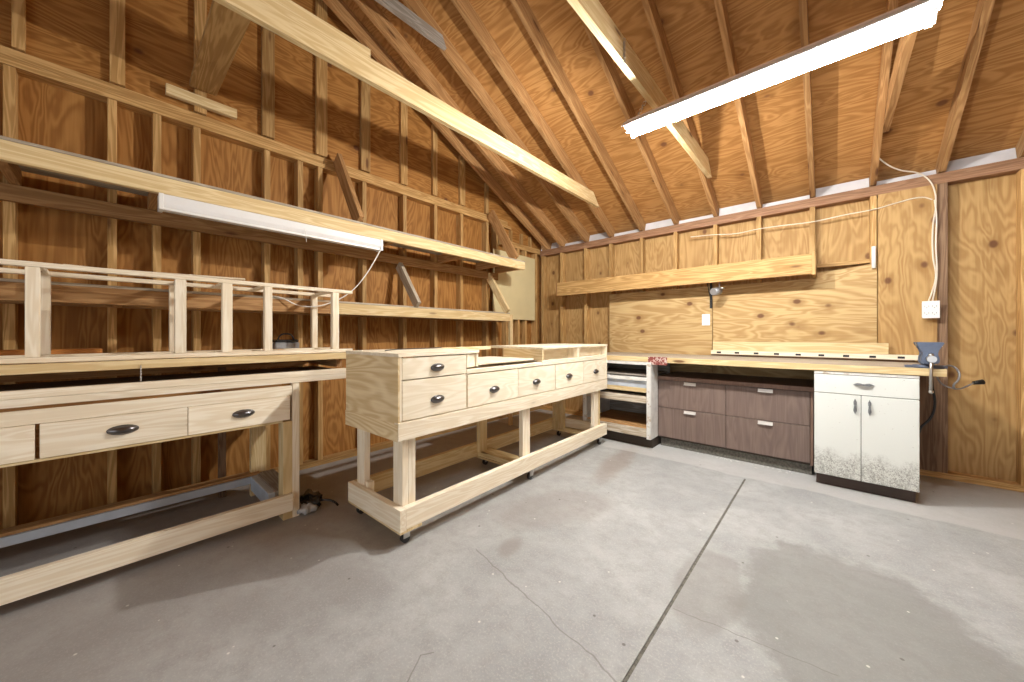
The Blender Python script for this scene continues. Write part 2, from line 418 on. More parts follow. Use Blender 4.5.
# right wall and the garage door wall behind the camera, with the door opening left open
wr = setting(prism('wall_right', [(YR - .1, 0), (YW + .09, 0), (YW + .09, 2.55), (YRIDGE, top_of_wall(YRIDGE)), (YR - .1, 2.5)], 'x', XR + .09, XR + .105, ('plyback', 'z')))
for k in range(17):
    y = YR + .1 + .43 * k
    box('stud', (XR, y - .02, .0), (XR + .09, y + .02, zr(y) - .02), 'stud', wr)
bm = bmesh.new()
add_box(bm, (XW - .1, YR - .1, 0), (-2.2, YR - .085, 2.6)); add_box(bm, (2.4, YR - .1, 0), (XR + .1, YR - .085, 2.6)); add_box(bm, (-2.2, YR - .1, 2.25), (2.4, YR - .085, 2.6))
setting(link('wall_front', bm_mesh(bm, 'wall_front'), W('plyback', 'z')))

# roof: sheathing, rafters, ridge board, ties
def roofslab(y0, y1):
    z0, z1 = zr(y0) + RD, zr(y1) + RD
    return [(y0, z0), (y1, z1), (y1, z1 + .02), (y0, z0 + .02)]
def rbox(name, bm_pts, x0, x1, mat, parent): return prism(name, bm_pts, 'x', x0, x1, mat, parent)
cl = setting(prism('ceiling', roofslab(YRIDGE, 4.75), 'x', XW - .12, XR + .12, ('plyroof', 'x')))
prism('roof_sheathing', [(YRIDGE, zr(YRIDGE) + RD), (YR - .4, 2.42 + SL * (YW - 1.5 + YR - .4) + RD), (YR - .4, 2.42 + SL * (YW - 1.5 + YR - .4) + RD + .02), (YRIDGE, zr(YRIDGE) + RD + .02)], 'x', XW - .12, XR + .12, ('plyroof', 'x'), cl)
for x in (-3.2,) + SX[1:]:
    for a, b in ((4.74, YRIDGE + .02), (-3.3, YRIDGE - .02)):
        dz = RD - .002
        pts = [(a, zr(a) + dz), (b, zr(b) + dz), (b, zr(b)), (YW - .0 if a > 0 else a, zr(YW if a > 0 else a)), ]
        if a > 0: pts += [(YW + .1, zr(YW + .1) + .045), (a, zr(a) + .045)]
        kk = .019
        # grain along the sloping length: model the rafter flat and turn it
        ang = math.atan2(zr(b) - zr(a), b - a); o3 = Vector((0, a, zr(a)))
        R = Matrix.Rotation(ang, 4, 'X'); Ri = R.inverted()
        lp = [Ri @ (Vector((0, p[0], p[1])) - o3) for p in pts]
        bm = bmesh.new(); A = [bm.verts.new((-kk, p.y, p.z)) for p in lp]; B = [bm.verts.new((kk, p.y, p.z)) for p in lp]
        bm.faces.new(A); bm.faces.new(B[::-1]); n = len(lp)
        for i in range(n): bm.faces.new((A[i], A[(i + 1) % n], B[(i + 1) % n], B[i]))
        link('rafter', bm_mesh(bm, 'rafter'), W('rafter', 'y'), cl, (x, a, zr(a)), (ang, 0, 0))
box('ridge_board', (XW, YRIDGE - .018, zr(YRIDGE) - .03), (XR, YRIDGE + .018, zr(YRIDGE) + RD - .02), 'rafter', cl)
def tie(x0, kind, z0=2.685, h=.14, yend=3.95, y0=-2.4):
    # horizontal tie whose end is cut to the roof slope
    return prism('ceiling_tie', [(y0, z0), (yend, z0), (yend - h / SL * .9 * 1.0 + .12, z0 + h), (y0 + .2, z0 + h)], 'x', x0, x0 + .038, (kind, 'y'), cl)
tie(-2.140, 'lumber'); tie(-.916, 'lumber'); tie(.293, 'rafter')
tie(-2.512, 'grey', 3.60, .09, 1.93, -.40)
box('ceiling_tie_scab', (-2.138, -1.2, 2.826), (-2.1025, 1.06, 2.878), 'lumber', cl)
box('hanger_strut', (-2.102, .56, 2.70), (-2.070, .60, zr(.58) + .1), 'lumber', cl) if False else None
# white soffit boards closing the eave between the rafters
for i in range(len(SX) - 1):
    a, b = (SX[i] if i else -3.18) + .022, SX[i + 1] - .022
    if a > 2.3: continue
    h_ = .030 if i % 2 else .082
    prism('eave_soffit', [(YW + .060, 2.411), (YW + .072, 2.411), (YW + .078 + h_ * .35, 2.432 + h_), (YW + .066 + h_ * .35, 2.436 + h_)], 'x', a, b, M['soffit'], cl)
prism('fascia', [(4.70, 2.2), (4.73, 2.2), (4.73, 2.50), (4.70, 2.50)], 'x', XW - .1, XR + .1, M['soffit'], cl)

# flat board from the left wall across to the first tie, and its cleat
t = thing('gable_brace', 'wide flat brown board reaching from gable wall up to the long overhead tie', 'board', (-2.7, .42, 2.74))
beam('brace_board', (-3.30, .435, 2.865), (-2.146, .40, 2.735), .145, .036, 'stud', t, side=(0, 1, 0))
tag(box('cleat', (XW - .011, .245, 2.735), (XW + .027, .625, 2.800), 'lumber'), 'short pale knotty cleat nailed on gable wall plate under the flat brace board', 'board')

# ---------------------------------------------------------------- wall shelves
t = thing('wall_shelf', 'long deep lumber shelf high on the left wall with the white batten light under it', 'shelf', (-3.06, 1.2, 1.85))
box('front_beam', (-2.868, -1.6, 1.935), (-2.83, 3.42, 2.027), 'lumber', t)
box('deck', (XW + .002, -1.6, 2.029), (-2.832, 3.42, 2.044), ('counterwood', 'y'), t)
box('ledger', (XW + .001, -1.6, 1.850), (XW + .039, 3.40, 1.938), 'rafter', t)
for y in (-1.17, -.36, .16, .82, 1.63, 2.45, 3.03):
    box('joist', (XW + .002, y, 1.940), (-2.87, y + .038, 2.027), 'rafter', t)
box('end_joist', (XW + .002, 3.36, 1.940), (-2.87, 3.40, 2.027), 'rafter', t)
for y in (1.345, 3.267):
    beam('hanger', (XW + .03, y, 2.70), (-2.86, y, 2.05), .115, .038, 'rafter', t, side=(1, 0, .7))
t = thing('wall_shelf', 'lower narrow lumber shelf along the left wall held by short diagonal hangers', 'shelf', (-3.15, 1.2, 1.3))
box('front_beam', (-3.018, 1.21, 1.30), (-2.98, 3.31, 1.39), 'lumber', t)
box('front_beam', (-3.018, -1.6, 1.30), (-2.98, 1.206, 1.39), 'rafter', t)
box('deck', (XW + .002, -1.6, 1.391), (-2.982, 3.31, 1.406), ('counterwood', 'y'), t)
box('ledger', (XW + .001, -1.6, 1.30), (XW + .039, 3.30, 1.39), 'rafter', t)
for y in (.01, .80, 1.62, 2.43, 3.24):
    box('joist', (XW + .04, y, 1.302), (-3.02, y + .038, 1.39), 'rafter', t)
beam('hanger', (XW + .02, 1.96, 1.84), (-2.955, 1.96, 1.415), .085, .038, 'counterwood', t, side=(1, 0, .7))
beam('hanger', (XW + .02, 3.23, 1.90), (-2.955, 3.23, 1.415), .085, .038, 'lumber', t, side=(1, 0, .7))
box('leg', (-3.018, 3.315, 0), (-2.98, 3.36, 1.385), 'lumber', t)

t = thing('wall_shelf', 'boxed pine shelf across the back wall above the plywood panels', 'shelf', (-1.5, 4.23, 1.67))
box('fascia', (-2.82, 4.10, 1.668), (-.125, 4.12, 1.845), 'stud', t)
box('deck', (-2.82, 4.121, 1.700), (-.125, 4.358, 1.718), 'rafter', t)
box('end_cap', (-.124, 4.10, 1.660), (-.100, 4.358, 1.865), ('stud', 'z'), t)
box('end_cap', (-2.842, 4.102, 1.670), (-2.821, 4.358, 1.843), ('rafter', 'z'), t)

# cream board near the corner of the left wall
tag(box('wall_board', (XW + .003, 3.335, 1.345), (XW + .016, 4.21, 2.262), M['cream']), 'cream smooth board fixed on the left wall beside the corner', 'board')

# plywood panels screwed over the studs of the back wall
tag(box('plywood_panel', (-2.164, YW - .014, .30), (-.962, YW - .001, 1.66), ('plypanel', 'x')), 'golden plywood panel on back wall, left of the outlet plate', 'plywood panel')
def panel2():
    pts = [(-.956, .30), (.292, .30), (.292, 1.745), (-.09, 1.700), (-.09, 1.655), (-.956, 1.655)]
    return prism('plywood_panel', pts, 'y', YW - .014, YW - .001, ('plypanel', 'x'))
tag(panel2(), 'pale knotty plywood panel with wide grain behind the long boards on the bench', 'plywood panel')
tag(box('plywood_panel', (.297, YW - .014, .87), (.627, YW - .001, 2.324), ('plyback', 'z')), 'tall narrow plywood panel with dark knots behind the white junction box', 'plywood panel')

tag(box('plywood_panel', (.30, YW - .014, .048), (.627, YW - .001, .868), ('oldwood', 'z')), 'low back wall plywood right of the white cabinet, counter shadow in its dark colour', 'plywood panel')  # dark wood paints the counter's shadow on the same wall plywood
# ---------------------------------------------------------------- lights
def shop_light():
    x0, x1, yc, z = -1.055, .352, 2.38, 2.54
    t = thing('shop_light', 'lit white fluorescent shop light hanging on chains under the rafters', 'light', (0, yc, z)); 
    t.location = ((x0 + x1) / 2, yc, z); OFF[t.name] = Vector(t.location)
    # folded steel hood, open below
    th = .0015; prof = [(-.089, -.007), (-.090, .0), (-.038, .048), (.038, .048), (.090, .0), (.089, -.007)]
    inn = [(.0865, -.007), (.087, -.001), (.0365, .0455), (-.0365, .0455), (-.087, -.001), (-.0865, -.007)]
    prism('hood', [(yc + a, z + b) for a, b in prof + inn], 'x', x0, x1, M['white_metal'], t)
    cap = [(yc + a, z + b) for a, b in ((-.03, .012), (-.035, .045), (.035, .045), (.03, .012))]
    prism('end_cap', cap, 'x', x0 - .003, x0 + .001, M['white_metal'], t); prism('end_cap', cap, 'x', x1 - .001, x1 + .003, M['white_metal'], t)
    box('ballast_cover', (x0 + .01, yc - .028, z + .046), (x1 - .01, yc + .028, z + .062), M['hoodside'], t)
    box('ballast_channel', (x0 + .03, yc - .02, z + .014), (x1 - .03, yc + .02, z + .041), M['white_metal'], t)
    te = emit('lit_tube', (.97, 1, .99), TUBE)
    for s in (-1, 1):
        y = yc + s * .042
        cyl('fluorescent_tube', (x0 + .045, y, z - .014), (x1 - .045, y, z - .014), .0165, te, t)
        for xx in (x0 + .028, x1 - .028):
            box('lamp_holder', (xx - .012, y - .012, z - .034), (xx + .012, y + .012, z + .02), M['plastic'], t)
    for xx, pw in ((x0 + .055, ENDS[0]), (x1 - .055, ENDS[1])):  # added point lights, apart from the tubes, for crisp shadows
        l = bpy.data.lights.new('added_end_light', 'POINT'); l.energy = pw; l.color = (1, .96, .90); l.shadow_soft_size = .025
        o = bpy.data.objects.new('added_end_light', l); C.objects.link(o); o.location = (xx, yc, z - .055)
    # chains up to the ties
    for cx, zt, tx in ((-.985, 2.77, -.872), (.300, 2.77, .338), (-.872, 2.80, -.872)):
        loose = cx == tx; yy = 1.93 if loose else yc; zb = 2.66 if loose else z + .055
        bm = bmesh.new(); n = 9; dz = (zt - zb) / n
        for i in range(n):
            m = Matrix.Translation((cx + (tx - cx) * i / n, yy, zb + dz * (i + .5))) @ Matrix.Rotation(math.pi / 2 * (i % 2), 4, 'Z') @ Matrix.Rotation(math.pi / 2, 4, 'X') @ Matrix.Diagonal((.55, 1, 1, 1))
            seg = 8; ring = []
            for a in range(seg):
                c = []
                for q in range(4):
                    A, Q = a * 2 * math.pi / seg, q * math.pi / 2
                    rr = .0150 + .0024 * math.cos(Q)
                    c.append(bm.verts.new(m @ Vector((rr * math.cos(A), rr * math.sin(A), .0024 * math.sin(Q)))))
                ring.append(c)
            for a in range(seg):
                for q in range(4): bm.faces.new((ring[a][q], ring[(a + 1) % seg][q], ring[(a + 1) % seg][(q + 1) % 4], ring[a][(q + 1) % 4]))
        link('chain', bm_mesh(bm, 'chain', True), M['steel'], t)
    return t
shop_light()

t = thing('batten_light', 'unlit white batten light fixed along underside of the high left shelf', 'light', (-2.85, .85, 1.85))
y0, y1 = .19, 1.525
prism('housing', [(-2.832, 1.934), (-2.900, 1.934), (-2.905, 1.885), (-2.895, 1.860), (-2.835, 1.860), (-2.826, 1.885)], 'y', y0, y1, M['white_metal'], t, .002)
box('diffuser', (-2.892, y0 + .012, 1.846), (-2.838, y1 - .012, 1.862), M['plastic'], t)
for a, b in ((y0 - .008, y0 + .012), (y1 - .012, y1 + .008)):
    box('end_cap', (-2.908, a, 1.843), (-2.824, b, 1.9345), M['plastic'], t)
tube('cord', [(-2.80, 1.50, 1.845), (-2.79, 1.44, 1.74), (-2.80, 1.36, 1.60), (-2.83, 1.26, 1.47), (-2.87, 1.14, 1.385), (-2.90, 1.02, 1.345), (-2.93, .92, 1.35), (-2.96, .82, 1.40), (-3.0, .75, 1.412)], .0045, M['cord'], t)
tube('switch_cord', [(-2.82, .93, 1.90), (-2.815, .935, 1.85), (-2.82, .94, 1.80)], .002, M['cord'], t)

# added unseen bulb behind the camera, warm fill for the roof
t = thing('fill_bulb', 'added unseen fill bulb in white porcelain holder on the tie behind the camera', 'light', (.90, -1.0, 2.6))
box('bracket', (.30, -1.03, 2.66), (.96, -.97, 2.684), 'lumber', t)
cyl('lamp_holder', (.90, -1.0, 2.66), (.90, -1.0, 2.615), .055, M['plastic'], t, .035)  # holder of the added fill bulb
bm = bmesh.new(); bmesh.ops.create_uvsphere(bm, u_segments=20, v_segments=12, radius=.04)
for v in bm.verts:
    if v.co.z > .02: v.co.x *= .6; v.co.y *= .6; v.co.z *= 1.4
bl = link('fill_bulb_glass', bm_mesh(bm, 'fill_bulb_glass', True), emit('lit_fill_bulb', (1, .78, .5), 8), t, (.90, -1.0, 2.565))
pl = bpy.data.lights.new('fill_bulb_light', 'POINT'); pl.energy = BULB_FILL; pl.color = (1, .80, .55); pl.shadow_soft_size = .04
po = bpy.data.objects.new('fill_bulb_light', pl); C.objects.link(po); po.location = (.90, -1.0, 2.48)

# added unseen lamp on a stand, fill in place of a bounced flash
t = thing('roof_fill_lamp', 'added unseen fill lamp on thin tripod stand behind the camera, aimed at the roof', 'light', (.55, -.75, 0))
cyl('fill_lamp_pole', (.55, -.75, .30), (.55, -.75, 1.52), .012, M['iron'], t)
for k in range(3):
    a = k * 2.094; cyl('leg', (.55, -.75, .62), (.55 + .38 * math.cos(a), -.75 + .38 * math.sin(a), .01), .009, M['iron'], t)
box('fill_lamp_housing', (.43, -.83, 1.525), (.67, -.67, 1.58), M['iron'], t, .006)
area_light('roof_fill_light', (.55, -.75, 1.60), (math.radians(180 - 28), math.radians(-6), 0), .20, .14, ROOF_FILL, (1, .84, .64)).data.spread = 1.9
# ---------------------------------------------------------------- pulls
def cup_pull(parent, c, n, wd=.092, h=.040, out=.024):
    """dark cup pull; n = outward unit direction 'x+' (world) or 'y-' (local bench / back wall)"""
    bm = bmesh.new(); seg, rg = 20, 7; rows = []
    for j in range(rg + 1):
        a = j / rg * math.pi / 2; rr = math.cos(a); o = math.sin(a) ** .9 * out
        rows.append([(wd / 2 * rr * math.cos(k * 2 * math.pi / seg), o, h / 2 * rr * math.sin(k * 2 * math.pi / seg)) for k in range(seg)])
    def V(p):
        x, o, z = p
        if n == 'x+': return (o, x, z)
        return (x, -o, z)
    vr = [[bm.verts.new(V(p)) for p in r] for r in rows[:-1]]; tip = bm.verts.new(V((0, out, 0)))
    for j in range(len(vr) - 1):
        for k in range(seg): bm.faces.new((vr[j][k], vr[j][(k + 1) % seg], vr[j + 1][(k + 1) % seg], vr[j + 1][k]))
    for k in range(seg): bm.faces.new((vr[-1][k], vr[-1][(k + 1) % seg], tip))
    # flange against the drawer
    fl_ = [bm.verts.new(V((wd * .54 * math.cos(k * 2 * math.pi / seg), .0015, h * .58 * math.sin(k * 2 * math.pi / seg)))) for k in range(seg)]
    for k in range(seg): bm.faces.new((fl_[k], fl_[(k + 1) % seg], vr[0][(k + 1) % seg], vr[0][k]))
    return link('cup_pull', bm_mesh(bm, 'cup_pull', True), M['pewter'], parent, c)

# ---------------------------------------------------------------- centre bench on casters (its own frame: x along the front, y to the back)
ct = thing('miter_saw_bench', 'long new pine and plywood rolling bench with drawers standing mid room', 'workbench', (-1.69, 1.012, 0), math.radians(91.4), local=True)
LEN, DEP = 2.445, .585
def cb(name, lo, hi, mat='pine', parent=None, bev=.0015): return box(name, lo, hi, mat, parent or ct, bev)
# base frame
cb('base_rail', (0.039, .0, .092), (LEN, .038, .205)); cb('base_rail', (0.039, DEP - .038, .092), (LEN, DEP, .205), 'lumber')
cb('end_rail', (-.006, .0, .090), (.0, .0, .205)) if False else None
cb('end_rail', (.0, -.002, .088), (.038, DEP + .0, .205)); cb('end_rail', (LEN - .04, .039, .10), (LEN - .002, DEP - .039, .195))
for x in (.0, 1.10, LEN - .16):
    cb('caster_board', (x + .002, .03 if x else .0, .075), (x + .16, DEP - .0, .091) if x else (.14, DEP, .0905), ('lumber', 'y'))
cb('cross_member', (1.10, .039, .095), (1.24, DEP - .039, .133), ('lumber', 'y'))
# legs
for nm, x0, x1, y0_, y1_, z0_, kd in (
        ('leg', .040, .078, .040, .130, .0935, 'pine'), ('leg', .079, .124, .040, .078, .0935, 'pine'),
        ('leg', .040, .078, .455, .545, .0935, 'pine'), 
        ('leg', 1.085, 1.175, .040, .078, .134, 'pine'), ('leg', 1.085, 1.175, DEP - .078, DEP - .040, .134, 'lumber'),
        ('leg', 2.24, 2.328, .040, .078, .0935, 'pine'), ('leg', 2.33, 2.368, .040, .125, .0935, 'lumber'),
        ('leg', 2.24, 2.328, DEP - .078, DEP - .04, .0935, 'lumber'), ('leg', 2.33, 2.368, DEP - .125, DEP - .04, .0935, 'lumber')):
    if nm: cb(nm, (x0, y0_, z0_), (x1, y1_, .570), (kd, 'z'))
cb('spacer_block', (.040, .405, .0935), (.078, .440, .235), 'pine')
# casters
def caster(x, y):
    p = link('caster', (lambda b: (add_box(b, (-.025, -.02, .068), (.025, .02, .073)), add_box(b, (-.02, -.018, .03), (.02, -.015, .070)), add_box(b, (-.02, .015, .03), (.02, .018, .070)), bm_mesh(b, 'caster'))[-1])(bmesh.new()), M['steel'], ct, (x, y, .001))
    OFF[p.name] = Vector((x, y, .001))
    w_ = cyl('wheel', (x, y - .012, .026), (x, y + .012, .026), .025, M['black'], p, seg=20)
for x in (.06, 1.18, LEN - .09):
    for y in (.045, DEP - .05): caster(x, y)
# body carcass
cb('end_panel', (-.010, .002, .575), (.008, DEP + .006, 1.014), M['pine'] if 'pine' in M else ('endply', 'y'))
cb('end_panel', (LEN - .018, .002, .575), (LEN, DEP, 1.014), ('birch', 'z'))
cb('front_rail', (-.012, -.004, .572), (LEN + .002, .034, .668)); cb('back_rail', (-.01, DEP - .038, .572), (LEN, DEP, .660), 'lumber')
cb('carcass_floor', (.0, .035, .640), (LEN - .02, DEP - .04, .656), ('birch', 'x'))
cb('back_panel', (.0, DEP - .014, .662), (LEN - .02, DEP - .002, .915), ('birch', 'x'))
for x in (.475, .985, 1.47, 1.95): cb('partition', (x - .008, .02, .657), (x + .008, DEP - .015, .895), ('birch', 'y'))
cb('deck', (.609, .085, .926), (1.285, DEP - .018, .940), ('birch', 'x'))
cb('deck_lip', (.475, .0, .888), (1.285, .05, .912), ('birch', 'x'))
cb('deck_lip', (1.286, -.001, .886), (LEN, .05, .922), ('birch', 'x'))
cb('deck', (1.286, .051, .907), (LEN - .02, DEP - .002, .921), ('birch', 'x'))
# face frame slivers
cb('stile', (.0, .001, .670), (.012, .018, 1.014), 'pine'); cb('stile', (LEN - .016, -.001, .670), (LEN + .001, .017, 1.014), 'pine')
def drawer(x0, x1, z0, z1, px=None, pz=None, kd='birch'):
    d = cb('drawer', (x0, .0, z0), (x1, .018, z1), (kd, 'x'))
    cup_pull(d, (px or (x0 + x1) / 2, .0, pz or (z0 + z1) / 2), 'y-')
    return d
drawer(.015, .470, .892, 1.008, pz=.945, px=.245); drawer(.015, .470, .674, .886, pz=.762, px=.245)
drawer(.482, .978, .674, .880, pz=.762, px=.725); drawer(.982, 1.468, .674, .880, pz=.765, px=1.205); drawer(1.476, 1.945, .674, .880, pz=.768, px=1.69); drawer(1.950, 2.425, .674, .880, pz=.768, px=2.195)
# upper left box: straight drawer then an angled cheek
cb('partition', (.472, .015, .925), (.484, DEP - .02, 1.012), ('birch', 'y'))
beam('angled_panel', (.478, .010, .968), (.588, .055, .968), .086, .014, W('birch', 'x'), ct)
cb('box_side', (.590, .035, .925), (.608, .40, 1.013), ('pine', 'z'))
prism('box_top', [(-.012, -.004), (.478, -.004), (.610, .030), (.610, DEP + .004), (-.012, DEP + .004)], 'z', 1.015, 1.033, ('birch', 'x'), ct)
# upper right box with two open bays
cb('box_top', (1.285, -.004, 1.015), (LEN + .004, DEP + .004, 1.033), ('birch', 'x'))
cb('box_side', (1.286, .0, .925), (1.304, .42, 1.014), ('endply', 'y')); cb('divider', (1.845, .0, .923), (1.880, .22, 1.014), ('pine', 'z'))
cb('bay_back', (1.305, .10, .922), (1.843, .112, 1.013), ('birch', 'x')); cb('bay_back', (1.882, .06, .922), (LEN - .020, .072, 1.013), ('birch', 'x'))
# back of the saw gap with its dark slot
cb('gap_back', (.609, DEP - .016, 1.002), (1.284, DEP - .002, 1.032), ('endply', 'x'))
# end panel skin with bold grain
box('end_panel_rail', (-.013, .0, .570), (-.0105, DEP + .006, .660), ('endply', 'y'), ct, 0)

tw = tube('wire', [(-1.86, 1.06, 1.038), (-1.93, 1.12, 1.0375), (-2.0, 1.25, 1.0375), (-1.99, 1.45, 1.038), (-2.05, 1.62, 1.0375)], .003, M['black'])
tw.location = (-2.0, 1.10, 1.0375)
tag(tw, 'thin dark wire lying curled on the drawer end of the rolling bench', 'wire')

# ---------------------------------------------------------------- left bench with drawers
XF = -2.49
t = thing('drawer_bench', 'pine bench with cup pull drawers and open base under the wall worktop', 'workbench', (-2.78, -.1, 0))
def lb(name, lo, hi, mat='pine', parent=None, bev=.0015): return box(name, lo, hi, mat, parent or t, bev)
lb('leg', (XF - .038, .752, 0), (XF + .0, .790, .831), ('pine', 'z')); lb('leg', (XF - .090, .700, 0), (XF - .001, .7515, .600), ('lumber', 'z'))
lb('leg', (XF - .090, -1.60, 0), (XF, -1.51, .60), ('pine', 'z'))
lb('leg', (-3.07, .655, 0), (-3.03, .745, .831), ('lumber', 'z')); lb('leg', (-3.07, -1.60, 0), (-3.03, -1.51, .831), ('lumber', 'z'))
lb('base_rail', (XF - .0, -1.55, .058), (XF + .034, .745, .160), 'pine')
lb('base_rail', (-3.028, -1.55, .103), (-2.99, .70, .150), M['bluewhite']); lb('base_rail_cap', (-3.075, -1.55, .151), (-3.0, .70, .168), 'rafter')
lb('side_rail', (-2.989, .645, .060), (XF - .092, .683, .155), M['bluewhite']); lb('side_plate', (-3.028, .6845, .135), (XF - .092, .79, .158), ('grey', 'x'))
lb('top_board', (XF - .038, -1.7, .834), (XF + .0, 1.092, .868), 'pine'); lb('top_board', (XF - .038, -1.7, .869), (XF + .001, 1.090, .902), 'pine')
lb('worktop', (-3.06, -1.7, .868), (XF - .039, 1.08, .886), ('oldwood', 'y'))
lb('back_beam', (-3.075, -1.7, .832), (-3.04, 1.08, .867), 'lumber')
lb('apron', (XF - .022, -1.55, .758), (XF - .003, .750, .818), 'pine'); lb('apron_back', (XF - .036, -1.55, .735), (XF - .024, .70, .833), 'rafter')
for a, b, hy in ((-.198, .2665, .040), (.2695, .738, .504), (-.72, -.211, -.46), (-1.2, -.723, -.96)):
    d = lb('drawer', (XF - .018, a, .610), (XF + .001, b, .756), 'pine')
    cup_pull(d, (XF + .001, hy, .686), 'x+', .098, .040, .026)
lb('drawer_rail', (XF - .036, -1.50, .596), (XF - .004, .70, .6085), 'lumber')
for y in (-.20, .268): lb('drawer_runner', (-2.98, y - .01, .60), (XF - .037, y + .01, .735), ('rafter', 'x'))

# ---------------------------------------------------------------- worktop on the left wall
t = thing('wall_worktop', 'long thick plywood worktop against left wall carrying the pine frame', 'worktop', (-2.9, -.2, .97))
box('slab', (XW + .002, -1.7, .972), (-2.555, 1.118, 1.006), ('birch', 'y'), t)
box('front_edge', (-2.554, -1.7, .966), (-2.535, 1.120, 1.008), 'lumber', t)
box('ledger', (XW + .001, -1.7, .88), (XW + .039, 1.11, .970), 'rafter', t)
for y in (-1.3, .20, 1.06): box('support', (XW + .04, y, .905), (-2.60, y + .038, .970), ('rafter', 'x'), t) if y < 0 or y > 1 else None
for y in (-1.2, .50): box('leg', (-3.20, y, 0), (-3.16, y + .04, .904 if y>0 else .971), ('oldwood', 'z'), t)
# open face frame lying on it
t = thing('cabinet_frame', 'open new pine cabinet frame lying on its side upon the wall worktop', 'frame', (-2.8, .1, 1.01))
F0, F1 = -2.58, -2.96
for zt in ((1.011, 1.033), (1.428, 1.450)):
    box('front_rail', (F0 - .038, -1.6, zt[0]), (F0, 1.165, zt[1]), 'pine', t)
    box('rear_rail', (F1, -1.6, zt[0]), (F1 + .038, 1.155, zt[1]), 'pine', t)
for a, b in ((-.244, -.205), (.227, .272), (.424, .470), (.628, .668), (1.027, 1.070), (-.72, -.68)):
    box('front_post', (F0 - .038, a, 1.034), (F0 - .001, b, 1.427), ('pine', 'z'), t)
for a, b in ((-.233, -.200), (.233, .266), (1.015, 1.053)):
    box('rear_post', (F1 + .001, a, 1.034), (F1 + .037, b, 1.427), ('pine', 'z'), t)
for a in (-.23, .25, .44, .64, 1.03): 
    box('cross_rail', (F1 + .039, a, 1.430), (F0 - .039, a + .03, 1.448), ('pine', 'x'), t)
    box('cross_rail', (F1 + .039, a, 1.012), (F0 - .039, a + .03, 1.030), ('pine', 'x'), t)
beam('loose_slat', (-2.70, -.15, 1.460), (-2.86, .60, 1.460), .035, .010, W('pine', 'x'), t, side=(1, 0, 0)) 
beam('loose_slat', (-2.84, -.10, 1.4715), (-2.68, .55, 1.4715), .030, .010, W('pine', 'x'), t, side=(1, 0, 0))

# odds and ends on the worktop
t = thing('tool_box', 'small dark grey toolbox with arched handle behind the pine frame', 'box', (-3.15, .90, 1.007))
box('body', (-3.20, .82, 1.007), (-3.10, .985, 1.075), M['greycast'], t, .008); box('lid', (-3.198, .825, 1.076), (-3.102, .98, 1.095), M['iron'], t, .006)
tube('handle', [(-3.15, .85, 1.096), (-3.15, .87, 1.13), (-3.15, .905, 1.14), (-3.15, .94, 1.13), (-3.15, .96, 1.096)], .006, M['iron'], t)
tag(box('board_offcut', (-3.20, -.37, 1.007), (-3.06, -.03, 1.055), M['orange'], None, .006), 'board offcut coloured orange for the light on it, at back of the wall worktop', 'board')
t = thing('ball_chain', 'short fine chain dangling from the front edge of wall worktop', 'chain', (-2.528, .10, .9))
bm = bmesh.new()
for i in range(9): bmesh.ops.create_icosphere(bm, subdivisions=1, radius=.0032, matrix=Matrix.Translation((0, 0, .062 - i * .0075)))
link('beads', bm_mesh(bm, 'beads', True), M['cord'], t, (-2.530, .10, .905)); cyl('hook', (-2.53, .10, .966), (-2.53, .10, .985), .002, M['steel'], t)

# black bag and clear plastic on the floor beside the leg
t = thing('plastic_bag', 'crumpled black bag with clear plastic on floor beside the drawer bench leg', 'bag', (-2.55, .88, 0))
def blob(name, c, r, mat, parent, sd, sub=3, amp=.3):
    bm = bmesh.new(); bmesh.ops.create_icosphere(bm, subdivisions=sub, radius=1); rnd = random.Random(sd)
    ph = [rnd.uniform(0, 6) for _ in range(6)]
    for v in bm.verts:
        k = 1 + amp * (math.sin(5 * v.co.x + ph[0]) * math.sin(6 * v.co.y + ph[1]) + .6 * math.sin(11 * v.co.z + ph[2]) * math.sin(9 * v.co.x + ph[3]))
        v.co = Vector((v.co.x * r[0] * k, v.co.y * r[1] * k, max(v.co.z * r[2] * k, -c[2] + .001)))
    return link(name, bm_mesh(bm, name, True), mat, parent, c)
blob('black_film', (-2.57, .885, .045), (.10, .055, .042), M['black_bag'], t, 3)
blob('clear_film', (-2.485, .84, .028), (.040, .050, .028), M['clear_bag'], t, 5, 3, .35)
tube('strap', [(-2.50, .90, .05), (-2.46, .94, .055), (-2.43, .975, .04), (-2.43, 1.0, .008)], .007, M['black_bag'], t)

# ---------------------------------------------------------------- back bench
t = thing('counter_top', 'long grey topped wooden counter along the back wall over the cabinets', 'counter', (-.9, 3.95, .86))
box('top', (-2.10, 3.571, .866), (.553, YW - .016, .910), 'counterwood', t)
box('front_edge', (-2.10, 3.550, .863), (.553, 3.570, .911), 'lumber', t)

